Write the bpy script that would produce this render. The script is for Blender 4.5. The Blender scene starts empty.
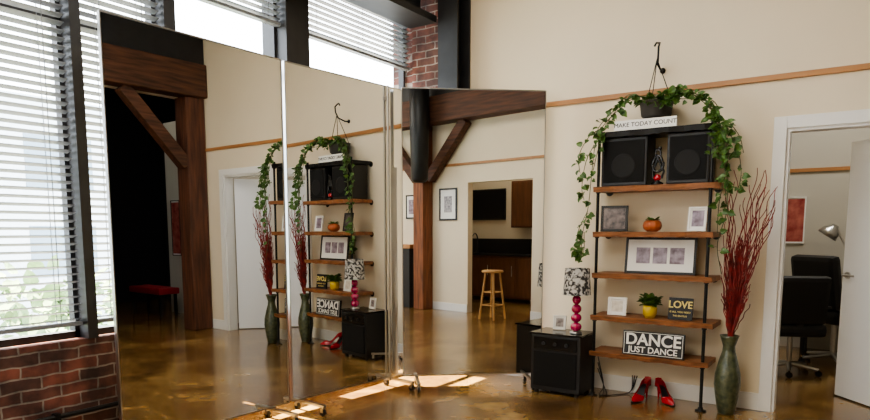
import bpy, bmesh, math, random
from mathutils import Vector, Matrix, Euler
random.seed(7)
R=math.radians
# ------------------------------------------------------------------ materials
def newmat(name):
    m=bpy.data.materials.new(name); m.use_nodes=True
    nt=m.node_tree; b=nt.nodes['Principled BSDF']; return m,nt,b
def mat(name,col,rough=.6,metal=0,var=0,scale=8,bump=0,stretch=None,col2=None,emit=0,coat=0,detail=4,lo=.32,hi=.68):
    m,nt,b=newmat(name)
    b.inputs['Base Color'].default_value=(*col,1); b.inputs['Roughness'].default_value=rough; b.inputs['Metallic'].default_value=metal
    if coat: b.inputs['Coat Weight'].default_value=coat; b.inputs['Coat Roughness'].default_value=.08
    if emit:
        b.inputs['Emission Color'].default_value=(*col,1); b.inputs['Emission Strength'].default_value=emit
    if var or bump or col2:
        tc=nt.nodes.new('ShaderNodeTexCoord'); mp=nt.nodes.new('ShaderNodeMapping')
        nz=nt.nodes.new('ShaderNodeTexNoise'); nz.inputs['Scale'].default_value=scale; nz.inputs['Detail'].default_value=detail
        if stretch: mp.inputs['Scale'].default_value=stretch
        nt.links.new(tc.outputs['Object'],mp.inputs['Vector']); nt.links.new(mp.outputs['Vector'],nz.inputs['Vector'])
        if var or col2:
            cr=nt.nodes.new('ShaderNodeValToRGB')
            c2=col2 if col2 else tuple(min(1,c*(1+var)) for c in col)
            c1=col if col2 else tuple(c*(1-var) for c in col)
            cr.color_ramp.elements[0].position=lo; cr.color_ramp.elements[1].position=hi
            cr.color_ramp.elements[0].color=(*c1,1); cr.color_ramp.elements[1].color=(*c2,1)
            nt.links.new(nz.outputs['Fac'],cr.inputs['Fac']); nt.links.new(cr.outputs['Color'],b.inputs['Base Color'])
        if bump:
            bp=nt.nodes.new('ShaderNodeBump'); bp.inputs['Strength'].default_value=bump; bp.inputs['Distance'].default_value=.01
            nt.links.new(nz.outputs['Fac'],bp.inputs['Height']); nt.links.new(bp.outputs['Normal'],b.inputs['Normal'])
    return m
def brickmat(name,axes):
    m,nt,b=newmat(name)
    tc=nt.nodes.new('ShaderNodeTexCoord'); sp=nt.nodes.new('ShaderNodeSeparateXYZ'); cb=nt.nodes.new('ShaderNodeCombineXYZ')
    nz0=nt.nodes.new('ShaderNodeTexNoise'); nz0.inputs['Scale'].default_value=9
    va=nt.nodes.new('ShaderNodeMixRGB'); va.blend_type='LINEAR_LIGHT'; va.inputs[0].default_value=.012
    nt.links.new(tc.outputs['Object'],nz0.inputs['Vector']); nt.links.new(tc.outputs['Object'],va.inputs[1]); nt.links.new(nz0.outputs['Color'],va.inputs[2])
    nt.links.new(va.outputs[0],sp.inputs[0])
    nt.links.new(sp.outputs[axes[0]],cb.inputs[0]); nt.links.new(sp.outputs[axes[1]],cb.inputs[1])
    br=nt.nodes.new('ShaderNodeTexBrick'); br.inputs['Scale'].default_value=1
    br.inputs['Brick Width'].default_value=.21; br.inputs['Row Height'].default_value=.068; br.inputs['Mortar Size'].default_value=.006
    br.inputs['Mortar Smooth'].default_value=.3
    br.inputs['Color1'].default_value=(.15,.052,.037,1); br.inputs['Color2'].default_value=(.065,.033,.027,1); br.inputs['Mortar'].default_value=(.20,.175,.155,1)
    nt.links.new(cb.outputs[0],br.inputs['Vector'])
    nz=nt.nodes.new('ShaderNodeTexNoise'); nz.inputs['Scale'].default_value=7; nz.inputs['Detail'].default_value=8
    nt.links.new(tc.outputs['Object'],nz.inputs['Vector'])
    mx=nt.nodes.new('ShaderNodeMix'); mx.data_type='RGBA'; mx.blend_type='MULTIPLY'; mx.inputs['Factor'].default_value=.9
    cr=nt.nodes.new('ShaderNodeValToRGB'); cr.color_ramp.elements[0].position=.35; cr.color_ramp.elements[1].position=.65
    cr.color_ramp.elements[0].color=(.35,.36,.38,1); cr.color_ramp.elements[1].color=(1.6,1.5,1.45,1)
    nt.links.new(nz.outputs['Fac'],cr.inputs['Fac'])
    nt.links.new(br.outputs['Color'],mx.inputs['A']); nt.links.new(cr.outputs['Color'],mx.inputs['B']); nt.links.new(mx.outputs['Result'],b.inputs['Base Color'])
    bp=nt.nodes.new('ShaderNodeBump'); bp.inputs['Strength'].default_value=.8; bp.inputs['Distance'].default_value=.008; bp.invert=True
    nt.links.new(br.outputs['Fac'],bp.inputs['Height']); nt.links.new(bp.outputs['Normal'],b.inputs['Normal'])
    b.inputs['Roughness'].default_value=.85
    return m
def floormat():
    m,nt,b=newmat('stained_concrete')
    tc=nt.nodes.new('ShaderNodeTexCoord')
    n1=nt.nodes.new('ShaderNodeTexNoise'); n1.inputs['Scale'].default_value=1.5; n1.inputs['Detail'].default_value=8; n1.inputs['Distortion'].default_value=1.1
    n2=nt.nodes.new('ShaderNodeTexNoise'); n2.inputs['Scale'].default_value=11; n2.inputs['Detail'].default_value=8
    nt.links.new(tc.outputs['Object'],n1.inputs['Vector']); nt.links.new(tc.outputs['Object'],n2.inputs['Vector'])
    cr=nt.nodes.new('ShaderNodeValToRGB'); e=cr.color_ramp.elements
    e[0].position=.32; e[0].color=(.095,.045,.016,1); e[1].position=.68; e[1].color=(.36,.225,.08,1)
    k=e.new(.5); k.color=(.20,.108,.032,1)
    ad=nt.nodes.new('ShaderNodeMath'); ad.operation='MULTIPLY_ADD'; ad.inputs[1].default_value=.35; 
    sb=nt.nodes.new('ShaderNodeMath'); sb.operation='SUBTRACT'; sb.inputs[1].default_value=.175
    nt.links.new(n2.outputs['Fac'],ad.inputs[0]); nt.links.new(n1.outputs['Fac'],ad.inputs[2]); nt.links.new(ad.outputs[0],sb.inputs[0])
    nt.links.new(sb.outputs[0],cr.inputs['Fac']); nt.links.new(cr.outputs['Color'],b.inputs['Base Color'])
    b.inputs['Roughness'].default_value=.27
    b.inputs['Coat Weight'].default_value=.6; b.inputs['Coat Roughness'].default_value=.14
    return m
CREAM=mat('cream_paint',(.74,.645,.485),.75,var=.02,scale=2)
WHITE=mat('white_paint',(.78,.77,.74),.45)
DOORW=mat('door_paint',(.76,.77,.78),.4)
FLOOR=floormat()
CEIL=mat('ceiling_plaster',(.40,.36,.30),.8)
BRICK=brickmat('red_brick_y',(1,2)); BRICKX=brickmat('red_brick_x',(0,2))
STEEL=mat('dark_steel',(.018,.018,.02),.5,var=.2)
CHROME=mat('brushed_aluminium',(.5,.49,.47),.3,metal=1)
MIRR,nt_,b_=newmat('mirror_glass'); b_.inputs['Base Color'].default_value=(.79,.79,.765,1); b_.inputs['Metallic'].default_value=1; b_.inputs['Roughness'].default_value=.0
PLY=mat('plywood_back',(.4,.28,.15),.7,var=.1,scale=3,stretch=(1,1,.1))
RAIL=mat('rail_wood',(.40,.19,.07),.45,var=.15,scale=6,stretch=(.3,3,3))
TIMBER=mat('old_timber',(.20,.07,.027),.65,var=.45,scale=7,stretch=(4,4,.35),bump=.4)
TIMBER_SHADED=mat('old_timber_shaded',(.10,.036,.018),.65,var=.45,scale=7,stretch=(4,4,.35),bump=.4)  # same timber, colour darkened to stand for the unlit far post
TIMBERH=mat('old_timber_beam_shaded',(.085,.032,.015),.65,var=.5,scale=7,stretch=(4,.35,4),bump=.4)  # beam grain runs lengthwise; shade put into the darker colour
PIPE=mat('black_iron_pipe',(.02,.02,.02),.45,metal=.6)
BOARD=mat('live_edge_board',(.26,.105,.04),.5,var=.4,scale=9,stretch=(.6,5,5),bump=.3)
BLACK=mat('black_plastic',(.012,.012,.013),.45)
BLACKG=mat('black_gloss',(.01,.01,.01),.12)
GRILLE=mat('speaker_grille',(.006,.006,.006),.95,bump=.3,scale=300)
CONE=mat('speaker_cone',(.008,.008,.008),.8)
RED=mat('red_branch',(.20,.016,.014),.6,var=.5,scale=20)
REDG=mat('red_patent',(.42,.01,.022),.2,coat=.6)
FUCH=mat('fuchsia_glass',(.42,.01,.09),.1,coat=.8)
LEAF=mat('pothos_leaf',(.028,.075,.015),.4,col2=(.10,.19,.035),scale=25)
LEAFD=mat('foliage',(.17,.25,.12),.7,col2=(.3,.4,.22),scale=6)
STEM=mat('vine_stem',(.08,.09,.03),.6)
VASE=mat('green_glazed_ceramic',(.035,.05,.03),.3,col2=(.11,.12,.06),scale=30,bump=.8,coat=.3)
SLAT=mat('blind_slat',(.18,.195,.22),.35)
POTG=mat('grey_pot',(.06,.055,.05),.6)
YEL=mat('yellow_pot',(.6,.42,.03),.4)
ORA=mat('orange_pot',(.42,.11,.035),.45,var=.2,scale=15)
SIGNB=mat('sign_black',(.012,.012,.014),.5)
SIGNW=mat('sign_white',(.8,.79,.75),.6)
SIGNY=mat('sign_yellow',(.75,.6,.2),.6)
SHADE=mat('shade_fabric',(.03,.027,.025),.8,col2=(.48,.46,.43),scale=38,detail=1,lo=.42,hi=.58)
PH1=mat('photo_print_a',(.06,.045,.045),.3,col2=(.45,.4,.38),scale=22)
PHD=mat('photo_print_dark',(.02,.015,.02),.3,col2=(.2,.15,.14),scale=22)
PH2=mat('photo_print_b',(.10,.06,.08),.3,col2=(.42,.35,.42),scale=18)
PH3=mat('poster_print',(.22,.02,.02),.5,col2=(.5,.16,.12),scale=9)
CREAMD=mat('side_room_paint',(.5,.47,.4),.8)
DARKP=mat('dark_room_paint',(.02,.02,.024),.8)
CAB=mat('kitchen_cabinet_wood',(.15,.062,.026),.45,var=.2,scale=5,stretch=(3,3,.5))
STOOLW=mat('stool_wood',(.5,.28,.1),.45,var=.15,scale=8)
STONE=mat('black_stone',(.02,.02,.022),.2)
CARPR=mat('red_leather',(.35,.02,.03),.5)
FACADE=mat('facade_grey',(.5,.55,.6),.8,var=.05)
FACGL=mat('facade_glass',(.18,.24,.3),.2)
GRD=mat('street',(.3,.3,.29),.9)
BARK=mat('bark',(.12,.08,.05),.9)
SCREEN=mat('tv_screen',(.01,.01,.012),.15)
# ------------------------------------------------------------------ builder
class B:
    def __init__(s,name,M=None):
        s.name=name; s.v=[]; s.f=[]; s.m=[]; s.sm=[]; s.mats=[]; s.M=M or Matrix.Identity(4)
    def mi(s,m):
        if m not in s.mats: s.mats.append(m)
        return s.mats.index(m)
    def add(s,vs,fs,m,smooth=False,L=None):
        o=len(s.v); T=s.M@L if L is not None else s.M
        s.v+= [T@Vector(v) for v in vs]; i=s.mi(m)
        for f in fs: s.f.append([a+o for a in f]); s.m.append(i); s.sm.append(smooth)
    def bm(s,bm,m,smooth=False,L=None):
        bm.verts.index_update(); s.add([v.co.copy() for v in bm.verts],[[v.index for v in f.verts] for f in bm.faces],m,smooth,L); bm.free()
    def box(s,c,d,m,rot=None,bev=0,L=None):
        bm=bmesh.new(); bmesh.ops.create_cube(bm,size=1)
        bmesh.ops.scale(bm,vec=d,verts=bm.verts)
        if bev: bmesh.ops.bevel(bm,geom=bm.edges[:],offset=bev,segments=2,affect='EDGES',profile=.6)
        if rot is not None: bmesh.ops.transform(bm,matrix=Euler(rot).to_matrix().to_4x4(),verts=bm.verts)
        bmesh.ops.translate(bm,vec=c,verts=bm.verts); s.bm(bm,m,False,L)
    def b2(s,lo,hi,m,bev=0,L=None):
        s.box([(a+b)/2 for a,b in zip(lo,hi)],[b-a for a,b in zip(lo,hi)],m,bev=bev,L=L)
    def tube(s,pts,r,m,seg=8,L=None,closed=False):
        pts=[Vector(p) for p in pts]; n=len(pts); vs=[]; fs=[]
        rr=r if isinstance(r,(list,tuple)) else [r]*n
        t=(pts[1]-pts[0]).normalized(); a=Vector((0,0,1)) if abs(t.z)<.9 else Vector((1,0,0)); u=t.cross(a).normalized()
        for i,p in enumerate(pts):
            if closed: t=(pts[(i+1)%n]-pts[i-1]).normalized()
            elif i==0: t=(pts[1]-pts[0]).normalized()
            elif i==n-1: t=(pts[-1]-pts[-2]).normalized()
            else: t=(pts[i+1]-pts[i-1]).normalized()
            u=(u-t*u.dot(t)); u=u.normalized() if u.length>1e-6 else t.orthogonal().normalized(); w=t.cross(u)
            for k in range(seg):
                an=2*math.pi*k/seg; vs.append(p+(u*math.cos(an)+w*math.sin(an))*rr[i])
        for i in range(n if closed else n-1):
            j=(i+1)%n
            for k in range(seg):
                fs.append([i*seg+k,i*seg+(k+1)%seg,j*seg+(k+1)%seg,j*seg+k])
        s.add(vs,fs,m,True,L)
        if not closed:
            o1=list(range(seg)); s.add([vs[i] for i in o1][::-1],[o1],m,False,L); s.add(vs[-seg:],[o1],m,False,L)
    def cyl(s,p0,p1,r,m,seg=20,r1=None,L=None): s.tube([p0,p1],[r,r if r1 is None else r1],m,seg,L)
    def lathe(s,prof,c,m,seg=32,L=None,smooth=True):
        vs=[];fs=[]
        for r,z in prof:
            for k in range(seg):
                a=2*math.pi*k/seg; vs.append((c[0]+r*math.cos(a),c[1]+r*math.sin(a),c[2]+z))
        for i in range(len(prof)-1):
            for k in range(seg): fs.append([i*seg+k,i*seg+(k+1)%seg,(i+1)*seg+(k+1)%seg,(i+1)*seg+k])
        s.add(vs,fs,m,smooth,L)
    def sph(s,c,r,m,seg=20,L=None,ico=False):
        bm=bmesh.new()
        if ico: bmesh.ops.create_icosphere(bm,subdivisions=3,radius=1)
        else: bmesh.ops.create_uvsphere(bm,u_segments=seg,v_segments=seg//2,radius=1)
        rr=r if isinstance(r,(tuple,list)) else (r,r,r)
        bmesh.ops.scale(bm,vec=rr,verts=bm.verts)
        bmesh.ops.translate(bm,vec=c,verts=bm.verts); s.bm(bm,m,True,L)
    def text(s,body,size,m,L,ext=.002,bold=0):
        cu=bpy.data.curves.new('t','FONT'); cu.body=body; cu.size=size; cu.extrude=ext; cu.align_x='CENTER'; cu.align_y='CENTER'; cu.offset=bold
        ob=bpy.data.objects.new('t',cu); bpy.context.collection.objects.link(ob)
        bpy.context.view_layer.update()
        me=bpy.data.meshes.new_from_object(ob.evaluated_get(bpy.context.evaluated_depsgraph_get()))
        s.add([v.co.copy() for v in me.vertices],[list(p.vertices) for p in me.polygons],m,False,L)
        bpy.data.objects.remove(ob); bpy.data.curves.remove(cu); bpy.data.meshes.remove(me)
    def leaf(s,p,d,up,size,m):
        d=Vector(d).normalized(); up=Vector(up); side=d.cross(up)
        side=side.normalized() if side.length>1e-4 else d.orthogonal().normalized(); n=side.cross(d)
        P=Vector(p); a=size
        ol=[(0,0),(-.08,.28),(.15,.46),(.5,.40),(.8,.2),(1.05,0)]
        vs=[P+n*(-.02*a), P+d*(1.05*a)-n*.12*a, P+d*.5*a-n*.05*a]
        L1=[P+d*x*a+side*y*a+n*.08*a for x,y in ol[1:5]]; L2=[P+d*x*a-side*y*a+n*.08*a for x,y in ol[1:5]]
        vs+=L1+L2
        fs=[[0,3,4,2],[2,4,5],[2,5,6,1],[0,2,8,7],[2,9,8],[2,1,10,9]]
        s.add(vs,fs,m,False)
    def done(s,origin=None):
        me=bpy.data.meshes.new(s.name)
        xs=[v.x for v in s.v]; ys=[v.y for v in s.v]; zs=[v.z for v in s.v]
        o=Vector(((min(xs)+max(xs))/2,(min(ys)+max(ys))/2,min(zs))) if origin is None else Vector(origin)
        me.from_pydata([v-o for v in s.v],[],s.f)
        for m in s.mats: me.materials.append(m)
        for p,i,q in zip(me.polygons,s.m,s.sm): p.material_index=i; p.use_smooth=q
        bm=bmesh.new(); bm.from_mesh(me); bmesh.ops.recalc_face_normals(bm,faces=bm.faces); bm.to_mesh(me); bm.free()
        ob=bpy.data.objects.new(s.name,me); ob.location=o; bpy.context.collection.objects.link(ob); return ob
def T(x,y,z,rz=0,rx=0): return Matrix.Translation((x,y,z))@Matrix.Rotation(rz,4,'Z')@Matrix.Rotation(rx,4,'X')
def simple(name,boxes,m,bev=0):
    b=B(name)
    for lo,hi in boxes: b.b2(lo,hi,m,bev)
    return b.done()
TXT=Matrix.Rotation(R(90),4,'X')   # text upright facing -Y
# ------------------------------------------------------------------ room shell
WX=-3.8; BY=5.3; EX=1.0; CZ=4.3
simple('floor',[((-4.1,-4.2,-.1),(5.2,9.2,0))],FLOOR)
simple('ceiling',[((-4.1,-4.2,CZ),(5.2,9.2,CZ+.1))],CEIL)
DL,DR,DH=-.56,.43,2.08
simple('wall_back',[((WX,BY,0),(DL,BY+.12,CZ)),((DR,BY,0),(.86,BY+.12,CZ)),((DL,BY,DH),(DR,BY+.12,CZ))],CREAM)
K0,K1=1.38,2.66
simple('wall_right',[((EX,-4.2,0),(EX+.12,K0,CZ)),((EX,K1,0),(EX+.12,3.85,CZ)),((EX,K0,2.14),(EX+.12,K1,CZ)),((EX,3.85,3.12),(EX+.12,5.42,CZ))],CREAM)
simple('wall_rear',[((-4.1,-4.2,0),(5.2,-4.1,CZ))],CREAM)
# window wall
simple('wall_left',[((WX-.25,-4.2,0),(WX,5.42,.72))],BRICK)
simple('wall_left_header',[((WX-.25,-4.2,3.62),(WX,5.42,CZ))],STEEL)
simple('wall_left_pier',[((WX-.25,3.54,.72),(WX+.02,3.78,3.62)),((WX-.25,-2.2,.72),(WX+.02,-1.9,3.62)),((WX-.25,-4.2,.72),(WX,-4.0,3.62))],STEEL)
b=B('brick_pier'); b.b2((WX,5.18,.0),(-3.44,5.3,4.2),BRICKX); b.b2((WX-.25,5.2,.72),(WX,5.42,CZ),BRICK); b.done()
b=B('steel_column')
b.b2((-3.42,5.06,0),(-3.21,5.08,CZ),STEEL); b.b2((-3.42,5.27,0),(-3.21,5.29,CZ),STEEL); b.b2((-3.325,5.08,0),(-3.305,5.27,CZ),STEEL); b.done()
b=B('ceiling_beam_steel'); b.b2((-3.78,-4,3.62),(-3.42,5.04,3.66),STEEL); b.b2((-3.64,-4,3.3),(-3.6,5.04,3.62),STEEL); b.b2((-3.72,-4,3.24),(-3.42,5.04,3.30),STEEL); b.done()
def window(n,y0,y1):
    b=B('window_%d'%n); x=WX-.12; z0,z1=.76,3.62; w=.025
    z0=.72
    b.b2((x-.03,y0,z0),(x+.03,y0+w,z1),STEEL); b.b2((x-.03,y1-w,z0),(x+.03,y1,z1),STEEL)
    b.b2((x-.03,y0,z0),(x+.03,y1,z0+.04),STEEL); b.b2((x-.03,y0,z1-w),(x+.03,y1,z1),STEEL)
    b.b2((x-.03,y0,2.52),(x+.03,y1,2.56),STEEL)
    b.done()
def blind(y0,y1,zb,tilt):
    b=B('venetian_blind'); x=WX-.05; y0+=.012; y1-=.012
    b.b2((x-.03,y0,3.55),(x+.03,y1,3.61),SLAT)
    z=3.52; 
    while z>zb+.03:
        b.box((x,(y0+y1)/2,z),(.05,y1-y0,.003),SLAT,rot=(0,tilt,0)); z-=.044
    b.b2((x-.028,y0,zb),(x+.028,y1,zb+.022),SLAT)
    k=max(2,int((y1-y0)/.6)+1)
    for i in range(k):
        yy=y0+.12+(y1-y0-.24)*i/(k-1)
        for dx in (-.027,.027): b.b2((x+dx-.001,yy-.002,zb),(x+dx+.001,yy+.002,3.56),SLAT)
    b.done()
wins=[(-1.9,-.1,1),(-.1,1.93,1),(1.99,2.52,1),(2.6,3.54,0),(3.78,5.18,0)]
for i,(a,c,full) in enumerate(wins):
    window(i+1,a,c); blind(a,c,.80 if full else 2.9,R(-15) if full else R(-10))
simple('window_mullion_trim',[((WX-.2,1.93,.72),(WX+.01,1.99,3.62)),((WX-.2,2.52,.72),(WX+.01,2.6,3.62))],STEEL)
window(6,-4.0,-2.2)
# baseboards / rails / trims
simple('baseboard_back',[((-3.2,BY-.016,0),(DL-.085,BY,.13)),((DR+.085,BY-.016,0),(.79,BY,.13))],WHITE,.003)
simple('baseboard_right',[((EX-.016,.6,0),(EX,K0,.13)),((EX-.016,K1,0),(EX,3.85,.13)),((EX-.016,-.9,0),(EX,.3,.13))],WHITE,.003)
simple('trim_picture_rail_back',[((-3.2,BY-.025,2.425),(.86,BY,2.465))],RAIL,.004)
simple('trim_picture_rail_right',[((EX-.025,.6,2.425),(EX,3.85,2.465)),((EX-.025,-4.1,2.425),(EX,.3,2.465))],RAIL,.004)
b=B('door_trim')
t=.085
for yy0,yy1 in ((BY-.02,BY),(BY+.12,BY+.14)):
    b.b2((DL-t,yy0,0),(DL,yy1,DH+t),WHITE,.003); b.b2((DR,yy0,0),(DR+t,yy1,DH+t),WHITE,.003); b.b2((DL,yy0,DH),(DR,yy1,DH+t),WHITE,.003)
b.b2((DL-.001,BY,0),(DL+.02,BY+.12,DH),WHITE); b.b2((DR-.02,BY,0),(DR+.001,BY+.12,DH),WHITE); b.b2((DL+.02,BY,DH-.02),(DR-.02,BY+.12,DH),WHITE)
b.done()
# door slab, hinged on right jamb, swings to the far room
ang=math.atan2(6.12-5.43,-.19-.405); DW=.91
b=B('door_1',T(.405,5.44,0,ang)); b.b2((0,-.04,.012),(DW,0,2.05),DOORW,.002)
for sgn,y0 in ((-1,-.04),(1,0)):
    b.cyl((DW-.06,y0,1.0),(DW-.06,y0+sgn*.012,1.0),.027,CHROME); b.cyl((DW-.06,y0,1.0),(DW-.06,y0+sgn*.05,1.0),.009,CHROME)
    b.tube([(DW-.06,y0+sgn*.05,1.0),(DW-.11,y0+sgn*.052,1.0),(DW-.17,y0+sgn*.048,1.0)],.009,CHROME,10)
b.done()
# ------------------------------------------------------------------ timber structure
b=B('timber_post_and_beam')
P2=.47
b.b2((.80,5.01,0),(1.07,5.285,3.12),TIMBER_SHADED,.012)
b.b2((.75,P2-.12,0),(.99,P2+.12,3.12),TIMBER,.012)
b.b2((.72,-4.1,3.12),(.995,5.29,3.55),TIMBERH,.015)
b.b2((.78,-4.1,3.55),(.99,5.29,4.29),STEEL)
def brace(y0,y1):
    v=Vector((0,y1-y0,3.13-2.25)); L=v.length
    a=math.atan2(v.z,v.y); b.box((.89,(y0+y1)/2,(3.1+2.25)/2),(.15,L+.02,.16),TIMBERH,rot=(a,0,0),bev=.01)
brace(5.02,4.22); brace(P2+.15,P2+.95); brace(P2-.15,P2-.95); b.done()
b=B('black_duct'); b.lathe([(.0,2.15),(.1,2.15),(.14,2.2),(.16,3.0),(.16,4.3),(0,4.3)],(.53,P2+.26,0),BLACK); b.done()
# ------------------------------------------------------------------ mirrors
def mirror(pl,pr,name='rolling_mirror',pole=False):
    pl=Vector((*pl,0)); pr=Vector((*pr,0)); w=(pr-pl).length; a=math.atan2(pr.y-pl.y,pr.x-pl.x)
    b=B(name,T(pl.x,pl.y,0,a)); z0,z1=.10,2.53
    b.b2((0,.004,z0),(w,.022,z1),PLY); b.add([(0.004,0,z0+.004),(w-.004,0,z0+.004),(w-.004,0,z1-.004),(.004,0,z1-.004)],[[0,1,2,3]],MIRR)
    e=.006
    for lo,hi in (((-.003,-.003,z0),(e-.003,.024,z1)),((w-e+.003,-.003,z0),(w+.003,.024,z1)),((0,-.003,z0-.003),(w,.024,z0+e)),((0,-.003,z1-e),(w,.024,z1+.003))):
        b.b2(lo,hi,CHROME)
    for x in (.12,w-.12):
        b.b2((x-.015,.024,.075),(x+.015,.05,1.9),CHROME)
        b.b2((x-.014,-.22,.062),(x+.014,.12,.082),CHROME,.003)
        for y in (-.20,.10):
            b.cyl((x,y,.066),(x,y,.05),.008,CHROME,10)
            b.b2((x-.016,y-.012,.025),(x-.012,y+.012,.052),CHROME); b.b2((x+.012,y-.012,.025),(x+.016,y+.012,.052),CHROME)
            b.cyl((x-.011,y,.025),(x+.011,y,.025),.025,BLACK,18)
            b.b2((x-.016,y-.012,.05),(x+.016,y+.012,.056),CHROME)
    if pole: b.cyl((w-.2,-.02,.08),(w-.2,-.02,z1),.011,CHROME,14); b.box((w-.2,-.01,z1-.1),(.03,.03,.03),CHROME); b.box((w-.2,-.01,.12),(.03,.03,.03),CHROME)
    b.done()
mirror((-3.514,1.95),(-3.47,3.188)); mirror((-3.475,3.226),(-3.355,4.433),pole=True); mirror((-3.30,4.348),(-2.369,5.139))
# ------------------------------------------------------------------ shelf unit
PL,PR,PY=-1.845,-1.00,5.02
SZ=[.375,.672,1.015,1.345,1.70,2.12]
b=B('pipe_shelf')
for x in (PL,PR):
    b.lathe([(0,0),(.04,0),(.04,.008),(.018,.012),(.018,.03),(0,.03)],(x,PY,0),PIPE,20)
    b.cyl((x,PY,0),(x,PY,2.14),.012,PIPE,14); b.cyl((x,PY,2.12),(x,PY,2.15),.018,PIPE,14)
    for z in SZ:
        b.cyl((x,PY,z-.03),(x,BY,z-.03),.010,PIPE,12); b.cyl((x,PY,z-.05),(x,PY,z-.01),.018,PIPE,14)
        b.cyl((x,BY-.008,z-.03),(x,BY,z-.03),.03,PIPE,16)
for i,z in enumerate(SZ):
    x0=-1.87+random.uniform(-.01,.01); x1=-.945+random.uniform(-.02,.02)
    if i==5: x0,x1=-1.85,-.98
    n=24; vs=[];fs=[]
    for k in range(n+1):
        x=x0+(x1-x0)*k/n; yf=PY-.035+.008*math.sin(k*.9+i)+random.uniform(-.004,.004)
        vs+=[(x,yf,z),(x,BY-.012,z),(x,BY-.012,z-.036),(x,yf+.008,z-.036-random.uniform(0,.008))]
    for k in range(n):
        a=k*4
        for j in range(4): fs.append([a+j,a+(j+1)%4,a+4+(j+1)%4,a+4+j])
    fs+= [[0,1,2,3],[n*4+3,n*4+2,n*4+1,n*4]]
    b.add(vs,fs,BOARD if i<5 else PIPE)
b.done()
# speakers
def speaker(x0,x1,y0,y1,z0,z1):
    b=B('loudspeaker'); b.b2((x0,y0,z0),(x1,y1,z1),BLACK,.012)
    b.b2((x0+.02,y0-.01,z0+.03),(x1-.02,y0+.002,z1-.03),GRILLE,.004)
    cx=(x0+x1)/2; r=min((x1-x0)*.36,(z1-z0)*.25)
    L=T(cx,y0-.010,z0+.06+r)@Matrix.Rotation(R(90),4,'X')
    b.lathe([(r,0),(r,.002),(r*.88,.002),(r*.8,.001),(r*.3,.0005),(0,.001)],(0,0,0),CONE,32,L=L)
    b.done()
speaker(-1.83,-1.47,5.035,5.26,1.701,2.080); speaker(-1.325,-1.02,5.035,5.26,1.701,2.080)
# sculpture
b=B('figurine_sculpture'); cx,cy,z0=-1.395,5.06,1.701
b.lathe([(0,0),(.045,0),(.045,.015),(.015,.03),(.012,.05),(0,.05)],(cx,cy,z0),BLACKG)
b.sph((cx,cy,z0+.055),(.03,.02,.025),REDG)
pts=[(cx+.042*math.sin(t)*(1 if math.cos(t)>-.2 else .8),cy,z0+.14+.06*-math.cos(t)+.02) for t in [2*math.pi*k/28 for k in range(28)]]
b.tube(pts,.010,BLACKG,10,closed=True)
pts=[(cx+.02*math.sin(t),cy,z0+.235+.028*-math.cos(t)) for t in [2*math.pi*k/20 for k in range(20)]]
b.tube(pts,.008,BLACKG,8,closed=True)
b.sph((cx+.012,cy,z0+.275),.014,BLACKG); b.sph((cx-.014,cy,z0+.262),.012,BLACKG)
b.tube([(cx-.03,cy,z0+.05),(cx-.04,cy,z0+.1),(cx,cy,z0+.2)],.009,BLACKG); b.tube([(cx+.03,cy,z0+.05),(cx+.045,cy,z0+.1),(cx,cy,z0+.2)],.009,BLACKG)
b.done()
# frames
def frame(name,M,w,h,fm,fw=.018,matm=SIGNW,photos=None,dep=.02,pm=PH1):
    b=B(name,M)   # local: x width centred, z from 0 up, front -y
    b.b2((-w/2,-dep,0),(-w/2+fw,0,h),fm,.002); b.b2((w/2-fw,-dep,0),(w/2,0,h),fm,.002)
    b.b2((-w/2+fw,-dep,0),(w/2-fw,0,fw),fm,.002); b.b2((-w/2+fw,-dep,h-fw),(w/2-fw,0,h),fm,.002)
    b.b2((-w/2+fw*.5,-dep*.6,fw*.5),(w/2-fw*.5,-.001,h-fw*.5),matm)
    for (u0,v0,u1,v1) in (photos or [(.25,.2,.75,.8)]):
        b.b2((-w/2+u0*w,-dep*.66,v0*h),(-w/2+u1*w,-dep*.55,v1*h),pm)
    return b.done()
lean=R(-8)
frame('photo_frame',T(-1.72,5.06,1.347,R(12),lean),.21,.205,BLACK,.02,photos=[(.1,.1,.9,.9)],pm=PHD)
frame('photo_frame',T(-1.10,5.10,1.347,R(-5),lean),.135,.185,SIGNW,.015,photos=[(.2,.2,.85,.85)],pm=PH2)
frame('collage_photo_frame',T(-1.37,5.12,1.017,0,R(-6)),.54,.285,BLACK,.018,photos=[(.16,.28,.36,.72),(.4,.28,.6,.72),(.64,.28,.84,.72)],pm=PH2)
frame('postcard_frame',T(-1.68,5.08,.674,R(4),lean),.15,.145,SIGNW,.018,photos=[(.2,.2,.8,.8)],pm=mat('pale_print',(.55,.5,.42),.5,col2=(.75,.7,.62),scale=30))
# orange pumpkin pot + succulent
b=B('pumpkin_planter'); c=(-1.425,5.08,1.346)
vs=[];fs=[];ns=40;prof=[(0.0,0),(.035,0),(.062,.02),(.07,.045),(.062,.075),(.04,.09),(.02,.088)]
for r,z in prof:
    for k in range(ns):
        a=2*math.pi*k/ns; rr=r*(1+.07*abs(math.sin(a*5))-.04); vs.append((c[0]+rr*math.cos(a),c[1]+rr*math.sin(a),c[2]+z))
for i in range(len(prof)-1):
    for k in range(ns): fs.append([i*ns+k,i*ns+(k+1)%ns,(i+1)*ns+(k+1)%ns,(i+1)*ns+k])
b.add(vs,fs,ORA,True)
for k in range(22):
    a=random.uniform(0,6.28); b.leaf((c[0]+.02*math.cos(a),c[1]+.02*math.sin(a),c[2]+.085),(math.cos(a),math.sin(a),random.uniform(.1,1.2)),(0,0,1),random.uniform(.03,.05),LEAF)
b.done()
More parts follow.
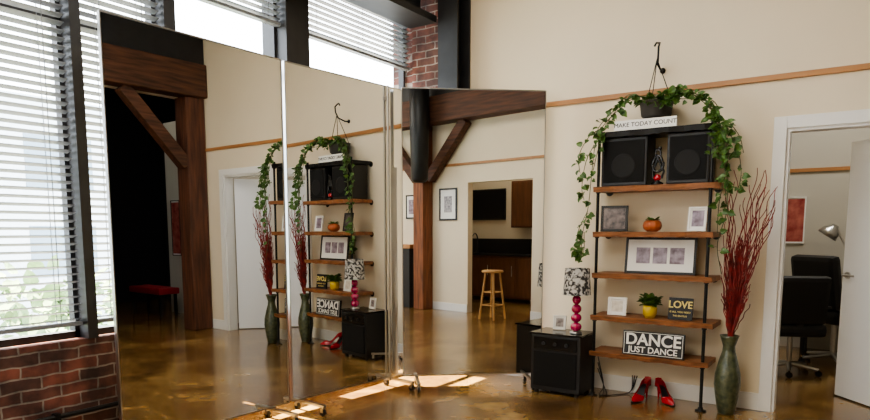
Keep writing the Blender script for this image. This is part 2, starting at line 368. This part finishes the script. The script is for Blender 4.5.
# yellow pot plant
b=B('potted_plant'); c=(-1.42,5.08,.673)
b.lathe([(0,0),(.035,0),(.052,.03),(.055,.07),(.048,.10),(.04,.10),(.04,.09),(0,.085)],c,YEL)
for k in range(75):
    a=random.uniform(0,6.28); e=random.uniform(-.1,1.3); b.leaf((c[0]+.03*math.cos(a),c[1]+.03*math.sin(a),c[2]+.10+random.uniform(0,.05)),(math.cos(a),math.sin(a),e),(0,0,1),random.uniform(.04,.075),LEAF)
b.done()
# signs
b=B('love_sign',T(-1.185,5.07,.674,R(-4),R(-6))); b.b2((-.09,-.02,0),(.09,0,.17),SIGNB,.002)
b.text('LOVE',.075,SIGNY,T(0,-.021,.115)@TXT,bold=.0015); b.text('IS ALL YOU NEED',.02,SIGNY,T(0,-.021,.06)@TXT); b.text('THE BEATLES',.018,SIGNY,T(0,-.021,.03)@TXT); b.done()
b=B('dance_sign',T(-1.37,5.03,.377,0,R(-5))); b.b2((-.235,-.025,0),(.235,0,.19),SIGNB,.002)
for lo,hi in (((-.225,-.0262,.008),(.225,-.0255,.012)),((-.225,-.0262,.178),(.225,-.0255,.182)),((-.225,-.0262,.008),(-.221,-.0255,.182)),((.221,-.0262,.008),(.225,-.0255,.182))): b.b2(lo,hi,SIGNW)
b.text('DANCE',.125,SIGNW,T(0,-.026,.122)@TXT,bold=.003); b.text('JUST DANCE',.066,SIGNW,T(0,-.026,.043)@TXT,bold=.0012); b.done()
b=B('motto_sign',T(-1.49,5.02,2.122,0,R(-4))); b.b2((-.235,-.02,0),(.235,0,.075),SIGNW,.002); b.text('MAKE TODAY COUNT',.046,SIGNB,T(0,-.021,.038)@TXT); b.done()
# hanging pothos
b=B('hanging_pothos'); px,py=-1.45,5.16
b.lathe([(0,0),(.075,0),(.11,.03),(.125,.13),(.13,.135),(.115,.135),(.11,.12),(0,.11)],(px,py,2.205),POTG,28)
b.lathe([(0,0),(.022,0),(.022,.008),(0,.01)],(0,0,0),PIPE,20,L=T(px,BY,2.60)@Matrix.Rotation(R(90),4,'X'))
b.tube([(px,BY-.005,2.60),(px,BY-.06,2.595),(px,py-.01,2.62),(px+.010,py-.04,2.68),(px+.012,py-.045,2.74),(px+.01,py-.01,2.775),(px-.015,py-.01,2.78),(px-.03,py-.01,2.755)],.008,PIPE,10)
for k in range(3):
    a=k*2.094+.5; b.tube([(px,py-.03,2.655),(px+.12*math.cos(a),py+.12*math.sin(a),2.33)],.0035,PIPE,6)
def spline(P,n=10):
    P=[Vector(p) for p in P]; P=[P[0]*2-P[1]]+P+[P[-1]*2-P[-2]]; out=[]
    for i in range(1,len(P)-2):
        for k in range(n):
            t=k/n; p0,p1,p2,p3=P[i-1:i+3]
            out.append(.5*((2*p1)+(p2-p0)*t+(2*p0-5*p1+4*p2-p3)*t*t+(3*p1-p0-3*p2+p3)*t**3))
    out.append(P[-2]); return out
def vine(P,dens=.6,sz=(.03,.06),jit=.015):
    P=[(p[0]+random.uniform(-jit,jit),p[1]+random.uniform(-.01,.01),p[2]+random.uniform(-jit,jit)) for p in P]
    pts=spline(P); b.tube(pts,.003,STEM,5)
    for p in pts:
        if random.random()<dens:
            a=random.uniform(0,6.28); d=Vector((math.cos(a),-abs(math.sin(a))*.8,random.uniform(-1.2,.3)))
            q=p+d.normalized()*random.uniform(.01,.035); b.tube([p,q],.0012,STEM,4); b.leaf(q,d,(random.uniform(-.7,.7),-1,random.uniform(-.3,1)),random.uniform(*sz),LEAF)
LA=[(-1.46,5.06,2.33),(-1.57,5.04,2.37),(-1.70,5.02,2.30),(-1.80,4.99,2.17),(-1.85,4.97,2.03),(-1.885,4.96,1.80),(-1.91,4.96,1.55),(-1.93,4.96,1.32),(-1.95,4.96,1.14)]
RA=[(-1.40,5.06,2.33),(-1.24,5.03,2.37),(-1.056,4.99,2.28),(-.95,4.96,2.11),(-.90,4.96,1.93),(-.89,4.96,1.715),(-.91,4.96,1.52),(-.95,4.96,1.34)]
vine(LA,.35); vine(LA[:6],.5,jit=.03); vine(LA[:5],.5,jit=.05)
vine(RA,.5,jit=.03); vine(RA[:6],.6,jit=.05); vine(RA[:5],.65,jit=.055); vine(RA[:7],.45,jit=.045); vine(RA[:4]+[(-.84,4.96,1.97),(-.79,4.96,1.78),(-.81,4.96,1.62)],.5)
vine([(-1.85,4.96,2.03),(-1.93,4.96,1.90),(-1.95,4.96,1.70),(-1.93,4.96,1.6)],.3); vine([(-1.80,4.96,2.15),(-1.90,4.95,2.10),(-1.97,4.95,1.97),(-1.98,4.95,1.82)],.35)
vine([(-1.90,4.96,1.5),(-1.97,4.96,1.36),(-2.00,4.96,1.24),(-1.96,4.96,1.12)],.55); vine([(-1.93,4.96,1.35),(-1.92,4.96,1.2),(-1.96,4.96,1.13)],.6)
vine(RA[:6]+[(-.86,4.96,1.5),(-.93,4.96,1.25),(-.90,4.96,1.05)],.3)
vine([(-.9,4.96,2.1),(-.82,4.96,2.02),(-.80,4.96,1.9)],.5); vine([(-1.0,4.97,2.2),(-.98,4.96,2.0),(-1.0,4.96,1.86)],.6)
for k in range(60):
    a=random.uniform(0,6.28); b.leaf((px+.1*math.cos(a),py-.03+.1*math.sin(a)-.02,2.34),(math.cos(a),math.sin(a)*.5-.3,random.uniform(-.5,.7)),(0,0,1),random.uniform(.035,.07),LEAF)
b.done()
# black cabinet + lamp
b=B('black_subwoofer_cabinet'); x0,x1,y0,y1=-2.32,-1.885,4.83,5.13
b.b2((x0,y0,.03),(x1,y1,.50),BLACK,.01)
b.b2((x0-.01,y0-.01,.50),(x1+.01,y1+.01,.515),BLACKG,.004); b.b2((x0+.03,y0-.012,.07),(x1-.03,y0+.002,.36),GRILLE,.004); b.b2((x0+.03,y0-.012,.38),(x1-.03,y0+.002,.48),BLACKG,.003)
for k in range(3): b.cyl((-2.2+.1*k,y0-.012,.43),(-2.2+.1*k,y0-.025,.43),.015,BLACK)
for x in (x0+.04,x1-.04):
    for y in (y0+.04,y1-.04): b.cyl((x,y,0),(x,y,.03),.02,BLACK)
b.done()
b=B('table_lamp'); lx,ly=-1.975,4.95
b.lathe([(0,0),(.05,0),(.05,.012),(.015,.02),(0,.02)],(lx,ly,.516),CHROME)
for k,r in enumerate((.046,.044,.041,.036)): b.sph((lx,ly,.516+.055+.074*k),(r,r,.039),FUCH,24)
b.cyl((lx,ly,.516),(lx,ly,.90),.006,CHROME)
b.lathe([(.115,.835),(.112,.84),(.098,1.05),(.095,1.05),(.108,.84),(.115,.835)],(lx,ly,0),SHADE,36)
for k in range(3):
    a=k*2.094; b.tube([(lx,ly,.88),(lx+.107*math.cos(a),ly+.107*math.sin(a),.86)],.002,CHROME,5)
b.sph((lx,ly,.94),(.028,.028,.04),SIGNW); b.cyl((lx,ly,.87),(lx,ly,.91),.014,CHROME); b.done()
frame('small_card',T(-2.16,5.05,.519,R(8),lean),.11,.12,SIGNW,.01,photos=[(.2,.2,.8,.8)],pm=PH1)
# cables
b=B('power_cable')
for s in range(3):
    P=[(-1.86,5.17,.2+.05*s),(-1.80,5.15,.07),(-1.74-.03*s,5.06,.012),(-1.78,5.0+.02*s,.006),(-1.70,5.1,.006),(-1.6,5.24,.02),(-1.6+.02*s,5.285,.15)]
    b.tube(spline(P,8),.004,BLACK,6)
b.done()
# vase with branches
b=B('floor_vase_with_branches'); vx,vy=-.83,5.06
b.lathe([(0,0),(.05,0),(.058,.01),(.075,.10),(.092,.22),(.088,.30),(.065,.40),(.045,.47),(.042,.51),(.06,.57),(.068,.59),(.060,.59),(.036,.51),(.03,.3)],(vx,vy,0),VASE,40)
for k in range(160):
    tall=k<30
    a=random.uniform(0,6.28); sp=random.uniform(.0,.12)
    tx=vx+sp*math.cos(a)*1.0+.03; ty=vy+sp*math.sin(a)*.6-.02
    top=random.uniform(1.4,1.80) if tall else random.uniform(.80,1.34)
    if tall: tx=vx+random.uniform(-.07,.27)
    ty=min(ty,BY-.05)
    pts=[]; n=34; ph=random.uniform(0,6.28); fr=random.uniform(9,15)
    for i in range(n):
        t=i/(n-1); z=.50+(top-.50)*t; amp=(.004+.026*max(0,t-.45)) if tall else .006*t
        e=t**1.3
        x=vx+(tx-vx)*e+amp*math.sin(fr*2*t+ph); y=vy+(ty-vy)*e+amp*math.cos(fr*2*t+ph)
        pts.append((x,y,z))
    b.tube(pts,[.0048*(1-.5*i/n) if tall else .005*(1-.5*i/n) for i in range(n)],RED,5)
b.done()
# heels
def heel(x,y,rz,name='high_heel_shoe',s=1.15):
    b=B(name,T(x,y,0,rz)@Matrix.Scale(s,4))   # toe toward +x, length .22
    def sole(t):
        x=.23*(1-t); return x, .004+.085*(0 if t<.35 else (1-math.cos((min(1,(t-.35)/.5))*math.pi))/2)
    N=18; prof=[sole(i/N) for i in range(N+1)]
    wid=lambda t: .008+.032*math.sin(min(1,t/.42)*math.pi/2) if t<.42 else .04-.014*math.sin(min(1,(t-.42)/.3)*math.pi/2)
    vs=[];fs=[]
    for i,(xx,z) in enumerate(prof):
        w=wid(i/N); vs+=[(xx,-w,z),(xx,w,z),(xx,w,z+.006),(xx,-w,z+.006)]
    for i in range(N):
        a=i*4
        for j in range(4): fs.append([a+j,a+(j+1)%4,a+4+(j+1)%4,a+4+j])
    fs+=[[0,1,2,3],[N*4+3,N*4+2,N*4+1,N*4]]; b.add(vs,fs,BLACK)
    def side_h(t):
        if t<.3: return .035*math.sin(t/.3*math.pi/2)+.012
        return .047-.017*math.sin((t-.3)/.35*math.pi/2) if t<.65 else .03+.028*((t-.65)/.35)
    M=10; vs=[];fs=[]
    for i,(xx,z) in enumerate(prof):
        t=i/N; w=wid(t); h=side_h(t)
        for k in range(M+1):
            u=k/M
            if t<=.34: an=math.pi*u; vs.append((xx,-w*math.cos(an),z+.004+h*math.sin(an)))
            else:
                if u<=.5: vs.append((xx,-w*(1-.1*u*2),z+.004+h*u*2))
                else: vs.append((xx,w*(1-.1*(1-u)*2),z+.004+h*(1-u)*2))
    for i in range(N):
        for k in range(M):
            if i>=.34*N and k in (4,5): continue
            a=i*(M+1)+k; fs.append([a,a+1,a+M+2,a+M+1])
    b.add(vs,fs,REDG,True)
    b.add([(0.0,-wid(1),.089),(-.004,0,.089),(0,wid(1),.089),(0,wid(1)*.9,.147),(-.006,0,.15),(0,-wid(1)*.9,.147)],[[0,1,4,5],[1,2,3,4]],REDG,True)
    b.tube([(.022,0,.088),(.012,0,.05),(.010,0,.0)],[.02,.009,.005],REDG,12)
    b.done()
heel(-1.45,5.21,R(-100)); heel(-1.37,5.22,R(-48))
# ------------------------------------------------------------------ far room through door
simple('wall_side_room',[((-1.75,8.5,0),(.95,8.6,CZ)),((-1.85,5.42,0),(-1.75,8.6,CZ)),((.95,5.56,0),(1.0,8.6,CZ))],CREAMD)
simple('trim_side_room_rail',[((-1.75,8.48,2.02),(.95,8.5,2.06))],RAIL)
frame('wall_poster',T(-.79,8.498,1.21),.26,.53,SIGNW,.012,photos=[(.06,.04,.94,.96)],pm=PH3)
simple('black_desk',[((-.62,8.0,.72),(.6,8.45,.76)),((-.60,8.02,0),(-.56,8.43,.72)),((.54,8.02,0),(.58,8.43,.72)),((-.2,8.38,.2),(.5,8.4,.72))],BLACK)
b=B('desk_lamp'); c=(-.29,8.2,.76); b.lathe([(0,0),(.08,0),(.08,.02),(0,.025)],c,CHROME)
b.tube([(c[0],c[1],.78),(c[0]+.10,c[1],1.08),(c[0]-.04,c[1],1.36)],.012,CHROME,10)
b.lathe([(.10,-.06),(.105,-.06),(.09,.0),(.045,.05),(.03,.08),(0,.08)],(0,0,0),CHROME,24,L=T(c[0]-.10,c[1],1.35)@Matrix.Rotation(R(35),4,'Y'))
b.done()
def chair(x,y,rz,s=1,name='office_chair'):
    b=B(name,T(x,y,0,rz)@Matrix.Scale(s,4))
    for k in range(5):
        a=k*1.2566; e=(.27*math.cos(a),.27*math.sin(a)); b.tube([(0,0,.1),(e[0],e[1],.065)],[.025,.016],CHROME,10)
        b.cyl((e[0],e[1]-.012,.03),(e[0],e[1]+.012,.03),.03,BLACK,14); b.cyl((e[0],e[1],.03),(e[0],e[1],.07),.008,BLACK,8)
    b.cyl((0,0,.08),(0,0,.42),.025,CHROME); b.box((0,0,.46),(.50,.48,.13),BLACK,bev=.05)
    b.box((0,.24,.76),(.46,.10,.48),BLACK,rot=(R(-10),0,0),bev=.045); b.box((0,.22,.52),(.06,.03,.2),BLACK)
    for sx in (-1,1):
        b.tube([(sx*.22,.05,.44),(sx*.28,.05,.5),(sx*.28,.05,.66)],.014,CHROME,8); b.box((sx*.28,.0,.675),(.06,.30,.04),BLACK,bev=.015)
    b.done()
chair(-.60,6.9,R(205),.95); chair(-.27,7.55,R(140),1.12)
# ------------------------------------------------------------------ dark room beyond post
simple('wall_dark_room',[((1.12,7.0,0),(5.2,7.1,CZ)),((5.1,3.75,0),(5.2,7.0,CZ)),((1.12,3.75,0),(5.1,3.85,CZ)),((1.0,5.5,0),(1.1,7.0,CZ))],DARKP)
simple('dark_room_partition',[((2.4,5.9,0),(2.98,5.96,3.1))],CREAMD)
frame('wall_poster',T(2.70,5.898,.95),.26,.9,SIGNB,.012,photos=[(.06,.04,.94,.96)],pm=PH3)
b=B('red_bench'); b.b2((2.35,5.35,.36),(3.3,5.7,.46),CARPR,.02)
for x in (2.40,3.25):
    for y in (5.4,5.65): b.b2((x-.02,y-.02,0),(x+.02,y+.02,.36),BLACK)
b.done()
# ------------------------------------------------------------------ kitchen
simple('wall_kitchen',[((3.3,-2.5,0),(3.4,3.75,CZ)),((1.12,-2.6,0),(3.4,-2.5,CZ)),((1.12,3.0,0),(3.3,3.1,CZ))],CREAM)
b=B('kitchen_counter'); b.b2((2.7,-2.4,.08),(3.28,2.9,.88),CAB); b.b2((2.66,-2.4,.88),(3.29,2.9,.92),STONE,.004)
for k in range(9):
    y=-2.35+k*.58; b.b2((2.685,y,.12),(2.7,y+.55,.84),CAB,.006); b.cyl((2.675,y+.48,.5),(2.675,y+.48,.7),.006,CHROME,8)
b.b2((3.27,-2.4,.92),(3.295,2.9,1.2),STONE); b.done()
b=B('kitchen_wall_cabinet'); b.b2((2.95,.80,1.42),(3.29,1.95,2.3),CAB,.004)
for k in range(2): b.b2((2.935,.82+k*.57,1.44),(2.95,1.36+k*.57,2.28),CAB,.006)
b.done()
b=B('kitchen_faucet'); b.tube(spline([(3.15,-.2,.925),(3.15,-.2,1.2),(3.08,-.2,1.3),(2.98,-.2,1.25),(2.97,-.2,1.18)],8),.013,BLACK,10); b.cyl((3.15,-.2,.922),(3.15,-.2,.95),.03,BLACK); b.done()
b=B('wall_television'); b.b2((3.26,-.45,1.58),(3.29,.42,2.2),BLACK,.004); b.b2((3.255,-.43,1.61),(3.262,.40,2.18),SCREEN); b.done()
b=B('bar_stool'); sx,sy=.66,2.18
b.lathe([(0,.72),(.16,.72),(.17,.735),(.16,.755),(0,.76)],(sx,sy,0),STOOLW,28)
for k in range(4):
    a=k*1.5708+.785; b.tube([(sx+.11*math.cos(a),sy+.11*math.sin(a),.72),(sx+.2*math.cos(a),sy+.2*math.sin(a),0)],.016,STOOLW,10)
    a2=a+1.5708
    for z,r in ((.22,.172),(.42,.147)): b.tube([(sx+r*math.cos(a),sy+r*math.sin(a),z),(sx+r*math.cos(a2),sy+r*math.sin(a2),z)],.009,STOOLW,8)
b.done()
WR=Matrix.Rotation(R(-90),4,'Z')
frame('wall_picture_frame',Matrix.Translation((EX-.001,.95,1.53))@WR,.40,.54,BLACK,.03,photos=[(.28,.25,.72,.75)])
frame('wall_picture_frame',Matrix.Translation((EX-.001,.10,1.57))@WR,.34,.42,BLACK,.025,photos=[(.2,.2,.8,.8)],pm=PH2)
b=B('fireplace'); b.b2((.8,-1.1,0),(.999,.2,1.05),BLACK,.01); b.b2((.74,-1.2,1.05),(.999,.28,1.12),RAIL,.005); b.b2((.79,-.8,.1),(.81,.0,.75),STONE); b.done()
# ------------------------------------------------------------------ conduit at brick wall
b=B('wall_conduit_pipe'); b.cyl((WX+.03,-4,.30),(WX+.03,3.2,.30),.014,PIPE)
for y in (1.7,2.3): b.b2((WX,y,.28),(WX+.046,y+.03,.32),PIPE)
b.done()
# ------------------------------------------------------------------ exterior
simple('street_ground',[((-60,-40,-4.2),(-4.2,60,-4.1))],GRD)
b=B('office_building'); b.b2((-30,-15,-4.1),(-20,45,5.2),FACADE)
for k in range(18):
    for j in range(3):
        y=-13+k*3.1; z=-2.6+j*2.6; b.b2((-20.05,y,z),(-19.98,y+1.9,z+1.5),FACGL)
b.done()
for (x,y,s) in ((-8.5,1.6,1.6),(-9.5,4.2,1.6),(-9,-1.3,1.4),(-10.5,7.5,1.7)):
    b=B('street_tree'); b.cyl((x,y,-4.1),(x,y,-.4),.15,BARK,12,r1=.08)
    for k in range(700):
        v=Vector((random.gauss(0,1),random.gauss(0,1),random.gauss(0,1))).normalized()*random.uniform(.5,1)*s
        b.leaf((x+v.x,y+v.y,-.5+v.z*.9),(v.x,v.y,random.uniform(-1,1)),(0,0,1),.22,LEAFD)
    b.done()
# ------------------------------------------------------------------ lights
w=bpy.data.worlds.new('World'); bpy.context.scene.world=w; w.use_nodes=True
bg=w.node_tree.nodes['Background']; bg.inputs[0].default_value=(.86,.93,1.0,1); bg.inputs[1].default_value=11.5
def sun(): 
    l=bpy.data.lights.new('sun','SUN'); l.energy=80; l.angle=R(.5); l.color=(1,.88,.66)
    o=bpy.data.objects.new('sun',l); bpy.context.collection.objects.link(o)
    d=Vector((1,0.0,-2.9)); o.rotation_euler=d.to_track_quat('-Z','Y').to_euler(); o.location=(-10,3,12)
sun()
def area(name,loc,rot,sx,sy,e,col=(1,.95,.86)):
    l=bpy.data.lights.new(name,'AREA'); l.shape='RECTANGLE'; l.size=sx; l.size_y=sy; l.energy=e; l.color=col
    o=bpy.data.objects.new(name,l); o.location=loc; o.rotation_euler=rot; bpy.context.collection.objects.link(o)
area('ceiling_fill',(-2.0,2.3,4.2),(0,0,0),2.0,2.5,105)  # added soft fill for the main room, no real fixture
area('ceiling_fill',(-1.8,-1.8,4.2),(0,0,0),2.5,2.5,190)  # second added fill, overhead behind the camera
area('kitchen_fill',(2.2,1.2,4.2),(0,0,0),1,1,45)  # added fill to brighten the kitchen, no lamp there
area('side_room_fill',(-.4,7,4.2),(0,0,0),1,1,60,(1,.97,.92))  # added fill to lift the room beyond the door
area('dark_room_fill',(2.7,4.9,4.2),(0,0,0),.4,.4,16)  # small added fill so the partition and bench can be seen
# ------------------------------------------------------------------ camera
cam=bpy.data.cameras.new('camera'); co=bpy.data.objects.new('camera',cam); bpy.context.collection.objects.link(co)
cam.sensor_width=36; cam.sensor_fit='HORIZONTAL'; cam.lens=640/870*36; cam.shift_y=93/870; cam.clip_start=.05
co.location=(0,0,1.35); co.rotation_euler=(R(90-6.4),0,R(34.3))
bpy.context.scene.camera=co
bpy.context.scene.view_settings.look='AgX - Medium High Contrast'
